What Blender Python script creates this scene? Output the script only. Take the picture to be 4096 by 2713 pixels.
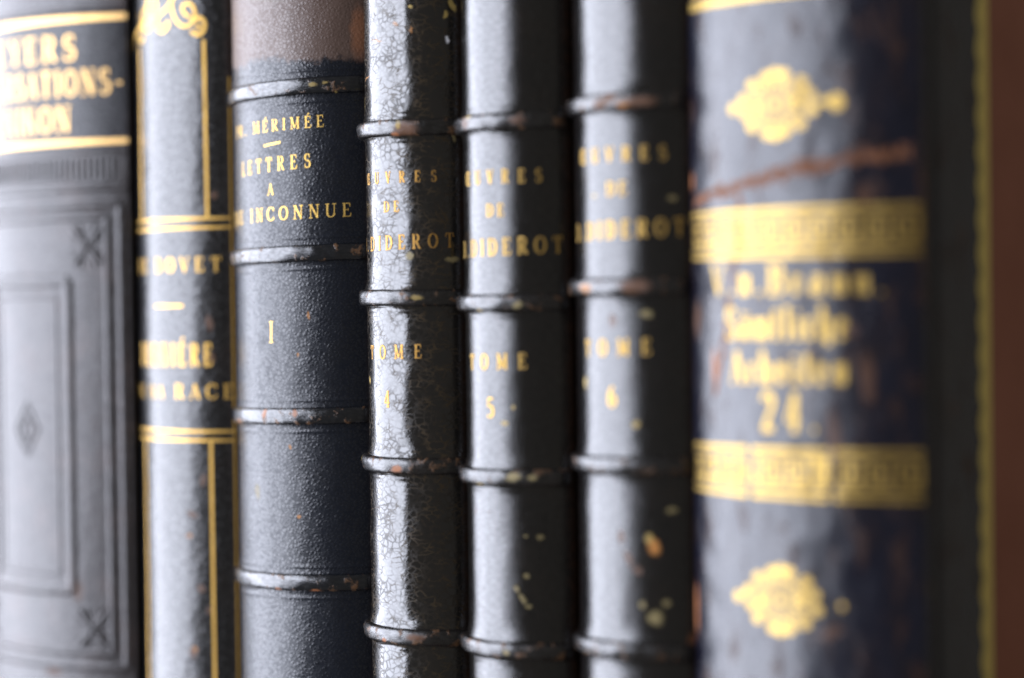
import bpy, math, random
from mathutils import Vector, Matrix, noise as mnoise

for o in list(bpy.data.objects):
    bpy.data.objects.remove(o)
SC = bpy.context.scene
C = SC.collection
MM = 0.001

# ------------------------------------------------------------------ camera
TH, PITCH, ROLL = math.radians(39.7), math.radians(-1.0), math.radians(0.75)
rt = Vector((math.cos(TH), math.sin(TH), 0))
f0 = Vector((-math.sin(TH), math.cos(TH), 0))
fw = (f0 * math.cos(PITCH) + Vector((0, 0, 1)) * math.sin(PITCH)).normalized()
up = rt.cross(fw)
cr, sr = math.cos(ROLL), math.sin(ROLL)
cx = rt * cr - up * sr
cy = rt * sr + up * cr
cd = bpy.data.cameras.new('camera')
cam = bpy.data.objects.new('camera', cd)
C.objects.link(cam)
M = Matrix((cx, cy, -fw)).transposed().to_4x4()
M.translation = Vector((278.9, -329.9, 8.0)) * MM
cam.matrix_world = M
cd.sensor_fit = 'HORIZONTAL'
cd.sensor_width = 23.6
cd.lens = 50.0
cd.clip_start = 0.01
cd.clip_end = 50
cd.dof.use_dof = True
cd.dof.focus_distance = 0.458
cd.dof.aperture_fstop = 2.65
SC.camera = cam

# ------------------------------------------------------------------ world + light
W = bpy.data.worlds.new('World')
SC.world = W
W.use_nodes = True
bg = W.node_tree.nodes['Background']
bg.inputs[0].default_value = (1.0, 0.93, 0.84, 1)
bg.inputs[1].default_value = 0.17

def area(name, loc, target, sx, sy, energy, col):
    l = bpy.data.lights.new(name, 'AREA')
    l.shape = 'RECTANGLE'
    l.size, l.size_y = sx, sy
    l.energy = energy
    l.color = col
    o = bpy.data.objects.new(name, l)
    C.objects.link(o)
    o.location = loc
    d = Vector(target) - Vector(loc)
    o.rotation_euler = d.to_track_quat('-Z', 'Z').to_euler()
    return o

# tall window of the room, left of and in front of the shelf
area('window_light', (-1.32, -0.915, 0.32), (-0.03, 0.478, 0.32), 2.40, 2.2, 182, (0.82, 0.86, 1.0))

SC.view_settings.view_transform = 'Standard'
SC.view_settings.look = 'None'
SC.view_settings.exposure = 0
SC.view_settings.gamma = 1
SC.view_settings.use_curve_mapping = False
SC.cycles.max_bounces = 6
SC.cycles.use_denoising = True

# ------------------------------------------------------------------ node helper
class NT:
    def __init__(s, name):
        s.m = bpy.data.materials.new(name)
        s.m.use_nodes = True
        s.t = s.m.node_tree
        s.t.nodes.clear()
        s.out = s.t.nodes.new('ShaderNodeOutputMaterial')
    def n(s, typ, **kw):
        nd = s.t.nodes.new(typ)
        for k, v in kw.items():
            setattr(nd, k, v)
        return nd
    def set(s, sock, v):
        if hasattr(v, 'is_output'):
            s.t.links.new(v, sock)
        elif v is not None:
            if isinstance(v, (tuple, list)) and len(v) == 3 and len(sock.default_value) == 4:
                v = (*v, 1)
            sock.default_value = v
    def math(s, op, a, b=None, c=None, clamp=False):
        nd = s.n('ShaderNodeMath', operation=op, use_clamp=clamp)
        s.set(nd.inputs[0], a)
        if b is not None: s.set(nd.inputs[1], b)
        if c is not None: s.set(nd.inputs[2], c)
        return nd.outputs[0]
    def vmath(s, op, a, b=None, out=0):
        nd = s.n('ShaderNodeVectorMath', operation=op)
        s.set(nd.inputs[0], a)
        if b is not None: s.set(nd.inputs[1], b)
        return nd.outputs[out]
    def ramp(s, v, lo, hi, a=0.0, b=1.0):
        nd = s.n('ShaderNodeMapRange', interpolation_type='SMOOTHSTEP')
        s.set(nd.inputs['Value'], v)
        s.set(nd.inputs['From Min'], lo); s.set(nd.inputs['From Max'], hi)
        s.set(nd.inputs['To Min'], a); s.set(nd.inputs['To Max'], b)
        return nd.outputs[0]
    def mix(s, f, a, b):
        nd = s.n('ShaderNodeMix', data_type='RGBA')
        s.set(nd.inputs[0], f); s.set(nd.inputs[6], a); s.set(nd.inputs[7], b)
        return nd.outputs[2]
    def uv(s):
        nd = s.n('ShaderNodeUVMap'); nd.uv_map = 'UVMap'
        return nd.outputs[0]
    def sep(s, v):
        nd = s.n('ShaderNodeSeparateXYZ'); s.set(nd.inputs[0], v)
        return nd.outputs
    def noise(s, v, scale, detail=3.0, rough=0.55, dist=0.0, col=False):
        nd = s.n('ShaderNodeTexNoise')
        s.set(nd.inputs['Vector'], v)
        nd.inputs['Scale'].default_value = scale
        nd.inputs['Detail'].default_value = detail
        nd.inputs['Roughness'].default_value = rough
        nd.inputs['Distortion'].default_value = dist
        return nd.outputs[1 if col else 0]
    def scale(s, v, x, y):
        return s.vmath('MULTIPLY', v, (x, y, 1.0))
    def voro(s, v, scale, feature='F1', rnd=1.0, smooth=None):
        nd = s.n('ShaderNodeTexVoronoi', feature=feature)
        s.set(nd.inputs['Vector'], v)
        nd.inputs['Scale'].default_value = scale
        nd.inputs['Randomness'].default_value = rnd
        if smooth is not None: nd.inputs['Smoothness'].default_value = smooth
        return nd.outputs['Distance']
    def bump(s, h, strength, dist, normal=None):
        nd = s.n('ShaderNodeBump')
        nd.inputs['Strength'].default_value = strength
        nd.inputs['Distance'].default_value = dist
        s.set(nd.inputs['Height'], h)
        if normal is not None: s.set(nd.inputs['Normal'], normal)
        return nd.outputs[0]
    def distort(s, v, amt, scale):
        c = s.noise(v, scale, 2.0, col=True)
        d = s.vmath('SUBTRACT', c, (0.5, 0.5, 0.5))
        d = s.vmath('MULTIPLY', d, (amt, amt, 0))
        return s.vmath('ADD', v, d)
    def bsdf(s, base, rough, normal=None, metal=0.0, spec=0.5):
        p = s.n('ShaderNodeBsdfPrincipled')
        s.set(p.inputs['Base Color'], base)
        s.set(p.inputs['Roughness'], rough)
        s.set(p.inputs['Metallic'], metal)
        s.set(p.inputs['Specular IOR Level'], spec)
        if normal is not None: s.set(p.inputs['Normal'], normal)
        return p.outputs[0]
    def done(s, sh):
        s.t.links.new(sh, s.out.inputs[0])
        return s.m

def spot_mask(t, uvd, spots):
    """soft-edged stains at (u, z) in mm; each (u, z, ru, rz, angle)"""
    acc = None
    for (u, z, ru, rz, an) in spots:
        mp = t.n('ShaderNodeMapping', vector_type='TEXTURE')
        mp.inputs['Location'].default_value = (u, z, 0)
        mp.inputs['Rotation'].default_value = (0, 0, math.radians(an))
        mp.inputs['Scale'].default_value = (ru, rz, 1)
        t.set(mp.inputs[0], uvd)
        l = t.vmath('LENGTH', mp.outputs[0], out=1)
        m = t.ramp(l, 1.25, 0.45)
        acc = m if acc is None else t.math('MAXIMUM', acc, m)
    return acc

# ------------------------------------------------------------------ materials
def leather(name, base, rough=0.28, spec=0.5, grain=None, brown=(0.05, 0.03, 0.02), brown_amt=0.4,
            spots=(), joint=None, band=False, crack_lines=None, fade_z=None, scuff=None):
    t = NT(name)
    uv = t.uv()
    uvd = t.distort(t.distort(uv, 1.3, 0.5), 0.5, 1.7)
    n_big = t.noise(uv, 0.09, 4.0, 0.6)
    n_mid = t.noise(uv, 0.6, 4.0, 0.65)
    n_fine = t.noise(uv, 3.2, 3.0, 0.6)
    col = t.mix(t.math('MULTIPLY', t.ramp(n_big, 0.45, 0.75), brown_amt), base, brown)
    rg = t.math('ADD', rough, t.math('MULTIPLY', t.math('SUBTRACT', n_mid, 0.5), 0.10))
    nrm = None
    if grain == 'crackle':
        uvx = t.distort(t.distort(uv, 1.3, 0.35), 0.35, 1.6)
        # fine cracks: cells a little wider than tall; coarse cracks: long and slanting
        e1 = t.voro(t.scale(uvx, 0.66, 0.84), 1.0, 'DISTANCE_TO_EDGE')
        skew = t.n('ShaderNodeMapping'); skew.inputs['Rotation'].default_value = (0, 0, math.radians(-28))
        skew.inputs['Scale'].default_value = (0.36, 0.78, 1)
        t.set(skew.inputs[0], uvx)
        e2 = t.voro(skew.outputs[0], 1.0, 'DISTANCE_TO_EDGE')
        where = t.ramp(t.noise(uv, 0.16, 3.0), 0.40, 0.60)
        fine = t.math('MULTIPLY', t.ramp(e1, 0.15, 0.03), t.math('MULTIPLY_ADD', where, 0.72, 0.15))
        coarse = t.math('MULTIPLY', t.ramp(e2, 0.085, 0.015), t.ramp(t.noise(uv, 0.30, 3.0), 0.42, 0.62))
        crk = t.math('MAXIMUM', fine, coarse)
        col = t.mix(t.math('MULTIPLY', fine, 0.5), col, (0.035, 0.028, 0.02))
        col = t.mix(t.math('MULTIPLY', coarse, 0.6), col, (0.055, 0.038, 0.020))
        rg = t.math('ADD', rg, t.math('MULTIPLY', crk, 0.25))
        h = t.math('SUBTRACT', t.math('MULTIPLY', t.ramp(e1, 0.0, 0.34), 0.7), t.math('MULTIPLY', crk, 0.35))
        spec = t.math('MULTIPLY_ADD', crk, -0.78 * spec, spec)
        nrm = t.bump(h, 0.22, 0.00005)
        nrm = t.bump(n_fine, 0.30, 0.00005, nrm)
    elif grain == 'pebble':
        mp = t.n('ShaderNodeMapping'); mp.inputs['Rotation'].default_value = (0, 0, math.radians(24))
        mp.inputs['Scale'].default_value = (1.10, 1.40, 1)
        t.set(mp.inputs[0], t.distort(uv, 0.3, 0.7))
        v = t.voro(mp.outputs[0], 1.0, 'DISTANCE_TO_EDGE', 0.85)
        h = t.ramp(v, 0.0, 0.34)
        vl = t.math('MULTIPLY', t.ramp(v, 0.01, 0.17), t.ramp(n_mid, 0.2, 0.6, 0.8, 1.0))
        spec = t.math('MULTIPLY', t.math('MULTIPLY_ADD', vl, 0.55, 0.55), spec)
        nrm = t.bump(h, 0.40, 0.00009)
        nrm = t.bump(n_fine, 0.15, 0.00004, nrm)
        rg = t.math('ADD', rg, t.math('MULTIPLY', t.ramp(h, 0.5, 0.0), 0.10))
    elif grain == 'fine':
        v = t.voro(t.distort(t.scale(uv, 0.95, 0.80), 0.5, 1.0), 1.0, 'SMOOTH_F1', 1.0, 0.3)
        hz = t.noise(t.scale(t.distort(uv, 1.0, 0.6), 0.8, 1.1), 1.0, 4.0, 0.7)
        rg = t.math('ADD', rg, t.math('MULTIPLY', t.ramp(hz, 0.45, 0.7), 0.10))
        spec = t.math('MULTIPLY', spec, t.math('MULTIPLY_ADD', t.ramp(hz, 0.35, 0.65), 0.6, 0.62))
        nrm = t.bump(v, 0.5, 0.00013)
        nrm = t.bump(n_fine, 0.3, 0.00006, nrm)
    else:
        st = t.noise(t.scale(uv, 1.6, 4.0), 1.0, 3.0, 0.6)
        hz = t.noise(t.scale(t.distort(uv, 1.0, 0.6), 0.7, 2.2), 1.0, 4.0, 0.7)
        rg = t.math('ADD', rg, t.math('MULTIPLY', t.ramp(n_mid, 0.45, 0.75), 0.10))
        spec = t.math('MULTIPLY', spec, t.math('MULTIPLY_ADD', t.ramp(hz, 0.35, 0.7), 0.45, 0.70))
        nrm = t.bump(st, 0.6, 0.00008)
        nrm = t.bump(n_fine, 0.35, 0.00006, nrm)
        nrm = t.bump(n_mid, 0.30, 0.00014, nrm)
        pin = t.ramp(t.noise(uv, 1.9, 2.0), 0.70, 0.76)
        col = t.mix(t.math('MULTIPLY', pin, 0.6), col, (0.10, 0.06, 0.04))
    u_, z_ = t.sep(uvd)[0], t.sep(uvd)[1]
    if fade_z is not None:                       # sun-faded, dusty head of the spine
        f = t.ramp(t.math('MULTIPLY_ADD', t.math('SUBTRACT', n_mid, 0.5), 5.0, t.math('MULTIPLY_ADD', t.math('SUBTRACT', n_big, 0.5), 6.0, z_)), fade_z - 0.9, fade_z + 1.1)
        f = t.math('MULTIPLY', f, t.ramp(n_mid, 0.15, 0.5, 0.75, 1.0))
        col = t.mix(f, col, (0.075, 0.046, 0.034))
        rg = t.math('ADD', rg, t.math('MULTIPLY', f, 0.12))
    if joint:                                    # hinges rubbed dull and brown
        au = t.math('ABSOLUTE', u_)
        jm = t.ramp(au, joint - 3.0, joint - 0.6)
        col = t.mix(t.math('MULTIPLY', jm, t.ramp(n_mid, 0.35, 0.65, 0.3, 1.0)), col, (0.022, 0.010, 0.005))
        rg = t.math('ADD', rg, t.math('MULTIPLY', jm, 0.45))
        spec = t.math('MULTIPLY', spec, t.math('MULTIPLY_ADD', jm, -0.85, 1.0))
    if scuff:                                    # worn calf: streaks where the polish is gone
        sn = t.noise(t.scale(uvd, 0.26, 0.10), 1.0, 5.0, 0.62)
        sm = t.ramp(sn, scuff[0], scuff[1])
        rg = t.math('ADD', rg, t.math('MULTIPLY', sm, 0.16))
        spec = t.math('MULTIPLY', spec, t.math('MULTIPLY_ADD', sm, -0.45, 1.0))
        col = t.mix(t.math('MULTIPLY', sm, 0.6), col, (0.040, 0.019, 0.011))
        nrm = t.bump(sn, 0.4, 0.0004, nrm)
    if crack_lines:
        acc = None
        for (kind, p0, p1, w) in crack_lines:
            a, b = (u_, z_) if kind == 'h' else (z_, u_)
            # along-axis a from p0[0] to p1[0], value from p0[1] to p1[1]
            k = (p1[1] - p0[1]) / (p1[0] - p0[0])
            val = t.math('MULTIPLY_ADD', t.math('SUBTRACT', t.noise(uv, 0.35, 4.0, 0.7), 0.5), 3.0, t.math('MULTIPLY_ADD', a, k, p0[1] - k * p0[0]))
            d = t.math('ABSOLUTE', t.math('SUBTRACT', b, val))
            wv = t.math('MULTIPLY', w, t.ramp(n_mid, 0.35, 0.65, 0.25, 1.3))
            m = t.ramp(t.math('DIVIDE', d, wv), 1.0, 0.5)
            lo, hi = min(p0[0], p1[0]), max(p0[0], p1[0])
            m = t.math('MULTIPLY', m, t.ramp(a, lo - 0.4, lo + 0.4))
            m = t.math('MULTIPLY', m, t.ramp(a, hi + 0.4, hi - 0.4))
            acc = m if acc is None else t.math('MAXIMUM', acc, m)
        col = t.mix(acc, col, t.mix(n_mid, (0.035, 0.016, 0.010), (0.20, 0.082, 0.038)))
        rg = t.math('ADD', rg, t.math('MULTIPLY', acc, 0.4))
        spec = t.math('MULTIPLY', spec, t.math('MULTIPLY_ADD', acc, -0.8, 1.0))
    if band:                                     # rubbed bands: rust and tan where the dye is worn off
        wn = t.noise(uv, 0.34, 4.0, 0.7, 0.4)
        wm = t.math('MULTIPLY', t.ramp(wn, 0.56, 0.66), t.ramp(n_fine, 0.3, 0.55, 0.4, 1.0))
        col = t.mix(wm, col, t.mix(n_fine, (0.07, 0.032, 0.016), (0.17, 0.09, 0.04)))
        rg = t.math('ADD', rg, t.math('MULTIPLY', wm, 0.25))
        spec = t.math('MULTIPLY', spec, t.math('MULTIPLY_ADD', wm, -0.7, 1.0))
        nrm = t.bump(wm, 0.5, 0.0001, nrm)
    for (c, strength, lst) in spots:
        sm = t.math('MULTIPLY', spot_mask(t, uvd, lst), t.ramp(n_fine, 0.2, 0.6, 0.6 * strength, strength))
        col = t.mix(sm, col, c)
        rg = t.math('ADD', rg, t.math('MULTIPLY', sm, 0.3))
        spec = t.math('MULTIPLY', spec, t.math('MULTIPLY_ADD', sm, -0.7, 1.0))
    return t.done(t.bsdf(col, t.math('MINIMUM', rg, 0.9), nrm, 0.0, spec))

def gold(name, col=(0.58, 0.36, 0.10), rough=0.42, wear=(0.60, 0.72), under=(0.03, 0.022, 0.015), metal=0.85):
    t = NT(name)
    uv = t.uv()
    n1 = t.noise(uv, 1.1, 5.0, 0.7)
    n2 = t.noise(uv, 4.5, 2.0, 0.6)
    w = t.ramp(t.math('MULTIPLY_ADD', n2, 0.35, t.math('MULTIPLY', n1, 0.78)), wear[0], wear[1])
    c = t.mix(n2, tuple(x * 0.8 for x in col), tuple(min(1, x * 1.15) for x in col))
    nrm = t.bump(n1, 0.35, 0.00025, t.bump(n2, 0.35, 0.00008))
    g = t.bsdf(c, rough, nrm, metal, 0.5)
    l = t.bsdf(under, 0.4, None)
    mx = t.n('ShaderNodeMixShader')
    t.set(mx.inputs[0], w); t.set(mx.inputs[1], g); t.set(mx.inputs[2], l)
    return t.done(mx.outputs[0])

def plain(name, c1, c2, scale, rough, bumpd=0.0001, stretch=(1, 1)):
    t = NT(name)
    tc = t.n('ShaderNodeTexCoord').outputs['Object']
    v = t.vmath('MULTIPLY', tc, (stretch[0], stretch[1], 1.0))
    n = t.noise(v, scale, 5.0, 0.65)
    return t.done(t.bsdf(t.mix(n, c1, c2), rough, t.bump(n, 0.4, bumpd)))

YEL = (0.42, 0.30, 0.09); ORG = (0.42, 0.18, 0.045); OLV = (0.25, 0.20, 0.09); WHT = (0.75, 0.75, 0.78)
BRN = (0.11, 0.050, 0.024); RST = (0.30, 0.115, 0.045)
L = {}
L[1] = leather('dark_cloth', (0.022, 0.018, 0.018), 0.36, 0.55, 'fine', (0.055, 0.036, 0.032), 0.6,
               spots=[(BRN, .5, [(16, -60, 1.5, 3, 0), (8, -80, 3, 1.2, 0)])])
L['panel'] = leather('black_title_panel', (0.006, 0.006, 0.008), 0.26, 0.45, None, (0.02, 0.018, 0.02), 0.5)
L[2] = leather('black_grained_leather', (0.004, 0.004, 0.0045), 0.22, 0.75, 'fine', (0.012, 0.008, 0.006), 0.35,
               joint=18.7, spots=[(BRN, .75, [(13.5, 33, 1.2, 1.0, 0), (12, 4, 1.0, 2.0, 10), (10, -32, .9, 1.6, 0), (7, -40, 1.8, .8, -20), (9, -57, 1.2, 1.0, 0),
                                  (11, -62, .8, 1.0, 0), (6.5, -72, 1.1, 1.5, 30), (12.5, -4, .8, 1.5, 0)]),
                      (ORG, .6, [(7.0, -71, .7, .9, 20), (6.0, -45, 1.0, .6, 0)])])
L[3] = leather('navy_pebbled_leather', (0.0032, 0.0048, 0.0090), 0.23, 0.50, 'pebble', (0.006, 0.006, 0.007), 0.3, fade_z=60.6,
               joint=25.1, spots=[(ORG, .7, [(7.4, -14.9 + 12, .35, .5, 0), (7.0, -37.9, .55, .5, 0), (5.0, -23, .4, .5, 0), (10, 5.5, .3, .9, 15)]),
                      (OLV, .45, [(-5.6, -33, 1.1, 1.9, 10)]),
                      (RST, .5, [(22, 66, 2.0, 6, 0)])])
L['3b'] = leather('navy_rubbed_leather', (0.003, 0.004, 0.006), 0.16, 0.9, None, (0.006, 0.006, 0.007), 0.3, band=True,
                  joint=25.1, spots=[(YEL, .55, [(12.2, 54.9, 1.0, .5, 0), (15.0, 55.3, .8, .35, 0), (17, 53.4, .5, .3, 0)]),
                         (RST, .8, [(-1.2, -15.8, .8, 1.0, 0), (7.0, -15.6, .7, .9, 30), (-12, -18, .9, .7, 0), (2, -54, .8, .8, 0), (11, -54, 1.4, .6, 0)])])
L[4] = leather('black_crackled_leather', (0.004, 0.0037, 0.0036), 0.09, 0.9, 'crackle', (0.010, 0.007, 0.005), 0.4,
               joint=17.5, spots=[(WHT, 1.0, [(13.5, 61.9, .45, .95, -8)]),
                      (YEL, .9, [(14.6, 69, .6, 1.6, 20), (13.2, 67, .5, .8, -30), (5.9, 68.7, .5, .4, 0), (-9.3, -8.2, .55, 1.0, 10), (-12, 50, .5, 2.0, 0), (-12.5, 47, .5, 1.2, 0)]),
                      (OLV, .8, [(5.0, 17.6, 1.0, .8, 20), (14.0, 16.8, 1.6, .7, 0), (14.6, 42, .5, 1.3, 10)]),
                      (ORG, .55, [(-3, 62.5, 2.0, .25, -12), (2.5, 65.5, .8, .35, -40), (-8, 55, 2.2, .2, 12), (6, 64, .3, .8, 10)])])
L['4b'] = leather('black_worn_leather', (0.005, 0.0045, 0.0045), 0.24, 0.9, None, (0.010, 0.007, 0.005), 0.4, band=True,
                  joint=17.5, spots=[(BRN, .9, [(5.0, 43.6, 2.6, 1.8, 0), (5.5, -61, 2.0, .9, 0)]),
                         (RST, .9, [(2.8, 42.4, .8, .7, 0), (-1.5, -62.0, .7, .5, 0), (2.2, -26.3, 1.2, .9, 30)]),
                         (YEL, .6, [(3.6, 44.6, .6, .9, 0), (7.0, 9.0, 1.2, .6, 0), (-12, -25, .5, .9, 0)])])
L[5] = leather('black_polished_leather', (0.004, 0.0037, 0.0036), 0.11, 0.80, None, (0.010, 0.007, 0.005), 0.35,
               joint=17.2, spots=[(YEL, .75, [(2.6, -16.3, .95, .6, 0), (4.6, -13, .4, .6, 0)]),
                      (OLV, .7, [(4.8, -49.2, .6, .9, 20), (6.0, -51.2, .5, 1.3, 42), (7.4, -52.6, .8, .5, 0), (6.9, -46.5, .7, .6, 0), (9.8, -38.8, .9, .5, 0), (6.8, -38.5, .4, .3, 0)]),
                      (BRN, .5, [(-6, -34, .3, 1.4, 0), (-1.5, -34, .5, .3, 0)])])
L['5b'] = leather('black_tarnished_leather', (0.005, 0.0045, 0.0045), 0.24, 0.9, None, (0.010, 0.007, 0.005), 0.4, band=True,
                  joint=17.2, spots=[(OLV, .9, [(6.2, 7.3, 1.2, .7, 0), (5.0, -26.8, 1.6, .8, 0), (8.6, -26.8, .9, .6, 0), (3.2, -61.6, .7, .6, 0)]),
                         (YEL, .8, [(-2.2, 6.1, .7, .5, 0), (-2.6, -28.6, 1.0, .5, 0), (-4.5, 45, .7, .6, 0)]),
                         (BRN, .7, [(-5.5, 43.6, 1.2, 1.2, 0), (6.5, 43.7, 1.8, .8, 0)])])
L[6] = leather('black_stained_leather', (0.004, 0.0037, 0.0037), 0.15, 0.80, None, (0.010, 0.007, 0.005), 0.4,
               joint=16.9, spots=[(ORG, .95, [(8.0, -38.9, 1.1, 1.9, 20)]),
                      (YEL, .75, [(7.2, -37.4, 1.0, .9, 0), (4.8, -15.6, .9, .8, 0), (-8.6, -8, .8, 1.4, 0), (-4.5, 28.0, .8, .5, 0)]),
                      (OLV, .8, [(8.2, -52.6, 1.7, 1.5, 0), (5.6, -50.3, .8, .8, 20), (10.4, -49.7, .9, .8, 0), (7.0, 5.3, 1.3, .9, 0), (11.6, -32, 1.2, .6, 0), (12.5, 27, .9, .6, 0)]),
                      (BRN, .7, [(1.4, -37.2, .8, 1.5, 10), (2.9, -41.5, .7, 2.0, 28), (4.8, -43.6, 1.0, .8, 0), (0, 4.0, 1.0, 1.4, 0)]),
                      (RST, .5, [(15.5, -57.5, 1.5, 2.2, 0)])])
L['6b'] = leather('black_rusted_leather', (0.005, 0.0045, 0.0045), 0.24, 0.9, None, (0.010, 0.007, 0.005), 0.4, band=True,
                  joint=16.9, spots=[(BRN, .85, [(-1, 45.3, 2.0, .8, 0), (1.0, 46.4, 1.6, 1.0, 0), (6.5, 45.4, 3.6, 1.0, 0), (5.5, 10.6, 3.2, 1.4, 0)]),
                         (ORG, .7, [(-5.6, 10.3, 2.0, .9, 0), (3.5, 44.9, 1.4, .5, 0)])])
L[7] = leather('black_scuffed_calf', (0.004, 0.0045, 0.0100), 0.18, 0.54, None, (0.015, 0.008, 0.006), 0.5, scuff=(0.52, 0.66),
               crack_lines=[('h', (-24.5, 26.1), (-7.8, 28.7), 1.4), ('h', (-8.2, 28.6), (9.0, 31.8), 2.0), ('h', (8.6, 31.8), (24, 33.3), 1.7),
                            ('v', (28.0, -9.4), (17.0, -10.5), 0.7), ('v', (17.0, -10.5), (-1.0, -14.5), 0.8), ('v', (-1.0, -14.5), (-10, -17.2), 1.0)],
               spots=[(RST, .9, [(-25.4, -50.5, .9, 5.0, 0), (-17.3, -4.6, .9, 3.6, 0), (-25.0, 30, .7, 2.0, 0)]),
                      (BRN, .5, [(9.8, -17, 1.4, 5.5, 8), (16.0, -6.5, 1.5, 5.0, 6), (8.9, -51.5, 2.6, 1.2, 20), (15.9, 25.6, 1.6, 2.6, 0), (26.3, 22, 1.0, 20, 0),
                                  (40, 19, 1.1, 2.6, 0), (36.8, -12, 1.3, 2.0, 0), (41.5, -22.8, 1.2, 2.2, 0), (13, 2, 1.8, 1.2, -30), (-23.5, 4, 1.5, 4, 0)]),
                      (OLV, .35, [(28, -44, 1.4, 1.4, 0)])])
G = {8: gold('dull_gold_leaf', (1.0, 0.76, 0.24), 0.6, (0.74, 0.95), metal=0.4),
     1: gold('pale_gold_leaf', (0.75, 0.48, 0.18), 0.50, (0.80, 0.95)),
     2: gold('bright_gold_leaf', (0.60, 0.37, 0.09), 0.48, (0.68, 0.80)),
     3: gold('fine_gold_leaf', (0.58, 0.38, 0.10), 0.50, (0.66, 0.78)),
     4: gold('worn_gold_leaf', (0.40, 0.22, 0.05), 0.48, (0.60, 0.70)),
     5: gold('rubbed_gold_leaf', (0.42, 0.27, 0.07), 0.52, (0.62, 0.74)),
     7: gold('yellow_gold_leaf', (0.34, 0.225, 0.056), 0.40, (0.64, 0.78))}
M_DENT = plain('stamped_leather', (0.020, 0.010, 0.005), (0.035, 0.017, 0.008), 900, 0.7)
M_PAPER = plain('brown_cover_paper', (0.27, 0.095, 0.055), (0.44, 0.18, 0.115), 55, 0.75)
M_BOARD = plain('dark_cover_cloth', (0.018, 0.015, 0.014), (0.03, 0.022, 0.02), 700, 0.6)
M_PAGES = plain('aged_page_edges', (0.42, 0.34, 0.22), (0.52, 0.43, 0.30), 300, 0.8, 0.0001, (14, 1))
M_WOOD = plain('dark_shelf_wood', (0.05, 0.022, 0.012), (0.09, 0.042, 0.022), 14, 0.45, 0.0003, (1, 9))

# ------------------------------------------------------------------ book geometry (mm)
def bez(p0, p1, p2, p3, n):
    o = []
    for i in range(1, n + 1):
        t = i / n
        a, b, c, d = (1 - t) ** 3, 3 * t * (1 - t) ** 2, 3 * t * t * (1 - t), t ** 3
        o.append((a * p0[0] + b * p1[0] + c * p2[0] + d * p3[0], a * p0[1] + b * p1[1] + c * p2[1] + d * p3[1]))
    return o

BASE = -135.0
class Book:
    """spine outline: arc, joint groove, then flat side; u = distance from the spine's middle along it"""
    def __init__(s, key, X, Y, w, R, side, Ls, top, depth, bands=(), bh=1.1, bw=1.65, flare=0.5, skew=0.0, lump=0.10):
        s.key, s.X, s.Y, s.w, s.R, s.side, s.Ls, s.top, s.depth = key, X, Y, w, R, side, Ls, top, depth
        s.bands, s.bh, s.bw, s.flare, s.skew, s.lump = bands, bh, bw, flare, skew, lump
        b = math.asin(w / R)
        pts = [(R * math.sin(b * i / 60), R * (1 - math.cos(b * i / 60))) for i in range(61)]
        sag = pts[-1][1]
        s.sag = sag
        t = (math.cos(b), math.sin(b))
        dip = 0.6 if key in (1, 7) else 0.06
        pts += bez(pts[-1], (pts[-1][0] + t[0] * dip, sag + t[1] * dip), (w - .5 * dip, sag + 1.2), (w - .7 * dip, sag + 3), 14)
        pts += bez(pts[-1], (w - .8 * dip, sag + 4.2), (side, sag + 3.6), (side, sag + 6), 12)
        n = int(Ls / 0.8)
        pts += [(side, sag + 6 + Ls * i / n) for i in range(1, n + 1)]
        s.pts = pts
        s.u = [0]
        for a, c in zip(pts, pts[1:]):
            s.u.append(s.u[-1] + math.hypot(c[0] - a[0], c[1] - a[1]))
        s.umax, s.uarc = s.u[-1], R * b
    def at(s, u):
        sg = 1 if u >= 0 else -1
        a = min(abs(u), s.umax - 1e-6)
        if a <= s.uarc:
            p = a / s.R
            x, y, nx, ny = s.R * math.sin(p), s.R * (1 - math.cos(p)), math.sin(p), -math.cos(p)
        else:
            lo, hi = 0, len(s.u) - 1
            while hi - lo > 1:
                m = (lo + hi) // 2
                if s.u[m] <= a: lo = m
                else: hi = m
            t = (a - s.u[lo]) / (s.u[hi] - s.u[lo])
            p0, p1 = s.pts[lo], s.pts[hi]
            x, y = p0[0] + t * (p1[0] - p0[0]), p0[1] + t * (p1[1] - p0[1])
            dx, dy = p1[0] - p0[0], p1[1] - p0[1]
            l = math.hypot(dx, dy)
            nx, ny = dy / l, -dx / l
        return sg * x, y, sg * nx, ny
    def lift(s, u, z):
        """swelling of the leather towards the bands, and its slow unevenness"""
        h = 0
        for zb in s.bands:
            d = z - (zb + s.skew * u)
            if d > 0: h += s.flare * math.exp(-max(0, d - s.bw) / 1.2)
            if s.key == 3: h += 0.13 * math.exp(-((abs(d) - s.bw - 1.5) / 0.28) ** 2)
            elif s.flare: h += 0.06 * math.exp(-((abs(d) - s.bw - 1.0) / 0.28) ** 2)
            if d <= 0: h += s.flare * 0.8 * math.exp(-max(0, -d - s.bw) / 0.5)
        e = max(0.0, min(1.0, (s.uarc + 1 - abs(u)) / 4.0))
        h += s.lump * (mnoise.noise(Vector((u * 0.10, z * 0.06, s.key * 7.3))) + 0.5 * mnoise.noise(Vector((u * 0.3, z * 0.22, s.key * 3.1))))
        return h * e
    def P(s, u, z, h=0.0):
        x, y, nx, ny = s.at(u)
        hh = h + s.lift(u, z)
        return (x + nx * hh) * MM, (y + ny * hh) * MM, (z - BASE) * MM

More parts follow.
